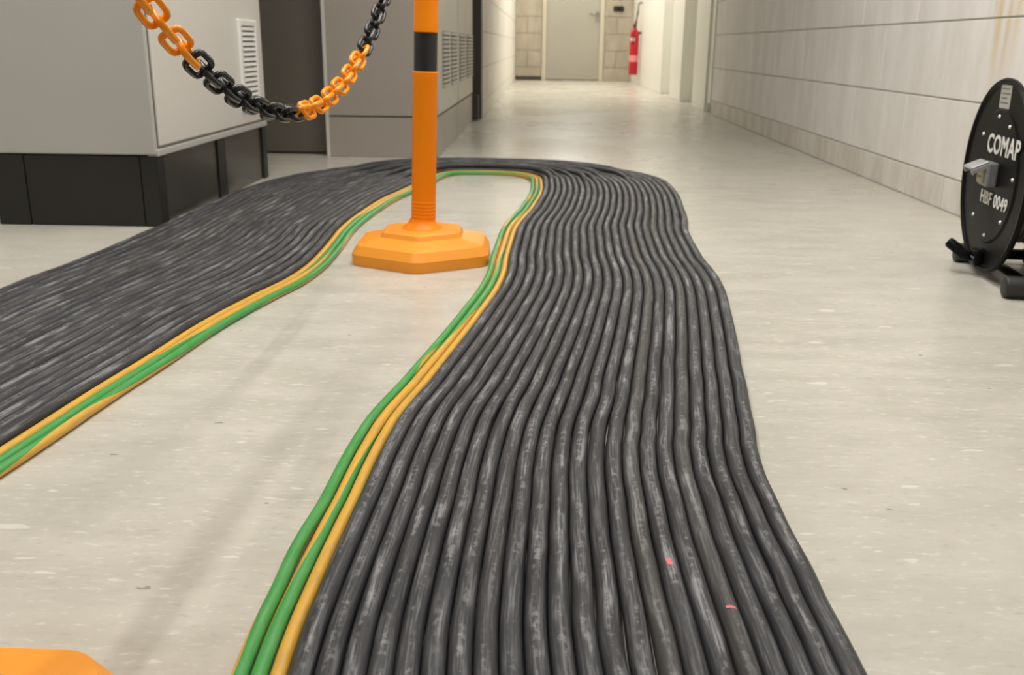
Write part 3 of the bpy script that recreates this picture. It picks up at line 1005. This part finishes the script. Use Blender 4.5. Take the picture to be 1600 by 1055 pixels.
# socket in the hub
so = box('socket', -0.002, 0.022, -0.024, 0.036, -0.020, 0.034, M['socket'], fl, 0.005)
box('socket_face', 0.0215, 0.026, -0.020, 0.016, -0.014, 0.018, M['socket_in'], so, 0.004)
for yy in (-0.006, 0.006):
    box('contact_hole', 0.0255, 0.0268, yy - 0.0025, yy + 0.0025, -0.002, 0.003, M['gap'], so)
lid = bmesh.new()
add_box(lid, 0.0, 0.042, -0.026, 0.030, -0.003, 0.003, bev=0.003, seg=1)
add_box(lid, 0.004, 0.042, -0.026, -0.021, -0.013, -0.003, bev=0.001, seg=1)
add_box(lid, 0.004, 0.042, 0.025, 0.030, -0.013, -0.003, bev=0.001, seg=1)
lid = link('flip_lid', bm_mesh(lid, 'flip_lid'), M['socket_lid'], so)
lid.location = (0.018, 0.000, 0.036)
lid.rotation_euler = (0, math.radians(24), 0)
# crank grip low on the front disc
ck = box('crank_plate', -0.003, 0.016, -0.022, 0.022, -0.203, -0.166, M['black_matt'], fl, 0.006)
tube('crank_grip', [(0.010, -0.012, -0.186), (0.030, -0.016, -0.184), (0.042, -0.028, -0.172), (0.058, -0.036, -0.160), (0.062, -0.038, -0.157)], [0.010, 0.012, 0.0125, 0.0125, 0.009], M['black_matt'], ck, n=14)
for yy in (-0.006, 0.006):
    box('crank_screw', 0.0155, 0.0175, yy - 0.002 + 0.006, yy + 0.002 + 0.006, -0.186, -0.182, M['rivet'], ck)
# carrying frame: two tubes across under the drum, joined by rails, rubber feet
for s in (-1, 1):
    tube('frame_tube', [(-0.01, 0.03 + s * 0.18, 0.024), (-0.20, 0.03 + s * 0.18, 0.024)], 0.013, M['black_matt'], reel, n=14)
    for xx in (-0.012, -0.205):
        bm = bmesh.new()
        bmesh.ops.create_cone(bm, cap_ends=True, segments=20, radius1=0.0232, radius2=0.0232, depth=0.075)
        es = [e for e in bm.edges if len(e.link_faces) == 2 and any(len(f.verts) > 4 for f in e.link_faces)]
        bmesh.ops.bevel(bm, geom=es, offset=0.006, segments=3, affect='EDGES', profile=0.5)
        bmesh.ops.rotate(bm, verts=bm.verts, matrix=Matrix.Rotation(math.pi / 2, 3, 'Y'))
        ft = link('rubber_foot', bm_mesh(bm, 'rubber_foot'), M['black_rubber'], reel, smooth=True)
        ft.data.set_sharp_from_angle(angle=math.radians(40))
        ft.location = (xx - 0.015 * (1 if xx > -0.1 else -1), 0.03 + s * 0.18, 0.0233)
for xx in (-0.05, -0.19):
    tube('frame_rail', [(xx, -0.15, 0.024), (xx, 0.21, 0.024)], 0.010, M['black_matt'], reel, n=12)
tube('frame_hoop', [(-0.19, -0.15, 0.024), (-0.195, -0.13, 0.12), (-0.195, -0.06, 0.228), (-0.195, -0.05, 0.42), (-0.195, 0, 0.47), (-0.195, 0.05, 0.42), (-0.195, 0.06, 0.228), (-0.195, 0.16, 0.12), (-0.19, 0.21, 0.024)], 0.010, M['black_matt'], reel, n=12)
at_axis(lathe('axle', [(0.018, -0.205), (0.018, -0.165)], M['black_matt'], reel, 20, axis='X'))

# ------------------------------------------------------------------ fire extinguisher
fx = empty('fire_extinguisher', (1.222, 13.6, 0.13))
tag(fx, 'red fire extinguisher hanging on the white pier near the far door', 'fire extinguisher')
lathe('cylinder', [(0.056, 0.0), (0.061, 0.008), (0.061, 0.51), (0.056, 0.55), (0.040, 0.585), (0.024, 0.60), (0.022, 0.615)], M['red'], fx, 28)
lathe('label_ring', [(0.0612, 0.17), (0.0618, 0.172), (0.0618, 0.25), (0.0612, 0.252)], M['pinkprint'], fx, 28)
lathe('valve', [(0.02, 0.61), (0.022, 0.625), (0.022, 0.65), (0.012, 0.665)], M['black_matt'], fx, 18)
bm = bmesh.new()
add_box(bm, -0.014, 0.014, -0.075, 0.03, 0.65, 0.662, bev=0.003, seg=1)
add_box(bm, -0.014, 0.014, -0.07, 0.02, 0.68, 0.692, bev=0.003, seg=1)
link('lever', bm_mesh(bm), M['red'], fx)
tube('hose', [(0.0, 0.0, 0.65), (0.012, -0.02, 0.70), (0.025, -0.03, 0.80), (0.033, -0.03, 0.86), (0.03, -0.04, 0.80), (0.012, -0.06, 0.66), (-0.02, -0.068, 0.55), (-0.03, -0.066, 0.40)], 0.009, M['black_rubber'], fx, n=10)
disc = bmesh.new()
bmesh.ops.create_cone(disc, cap_ends=True, segments=20, radius1=0.03, radius2=0.03, depth=0.004)
bmesh.ops.rotate(disc, verts=disc.verts, matrix=Matrix.Rotation(math.pi / 2, 3, 'X'))
dm = link('emblem', bm_mesh(disc, 'emblem'), M['print'], fx)
dm.location = (-0.028, -0.056, 0.46)
dm.rotation_euler = (0, 0, -0.46)
box('wall_bracket', 0.02, 0.088, -0.018, 0.018, 0.53, 0.56, M['black_matt'], fx, 0.003)
tube('wall_hook', [(0.088, 0.0, 0.93), (0.05, 0.0, 0.93), (0.035, 0.0, 0.90), (0.035, -0.01, 0.87)], 0.008, M['black_matt'], fx, n=8)
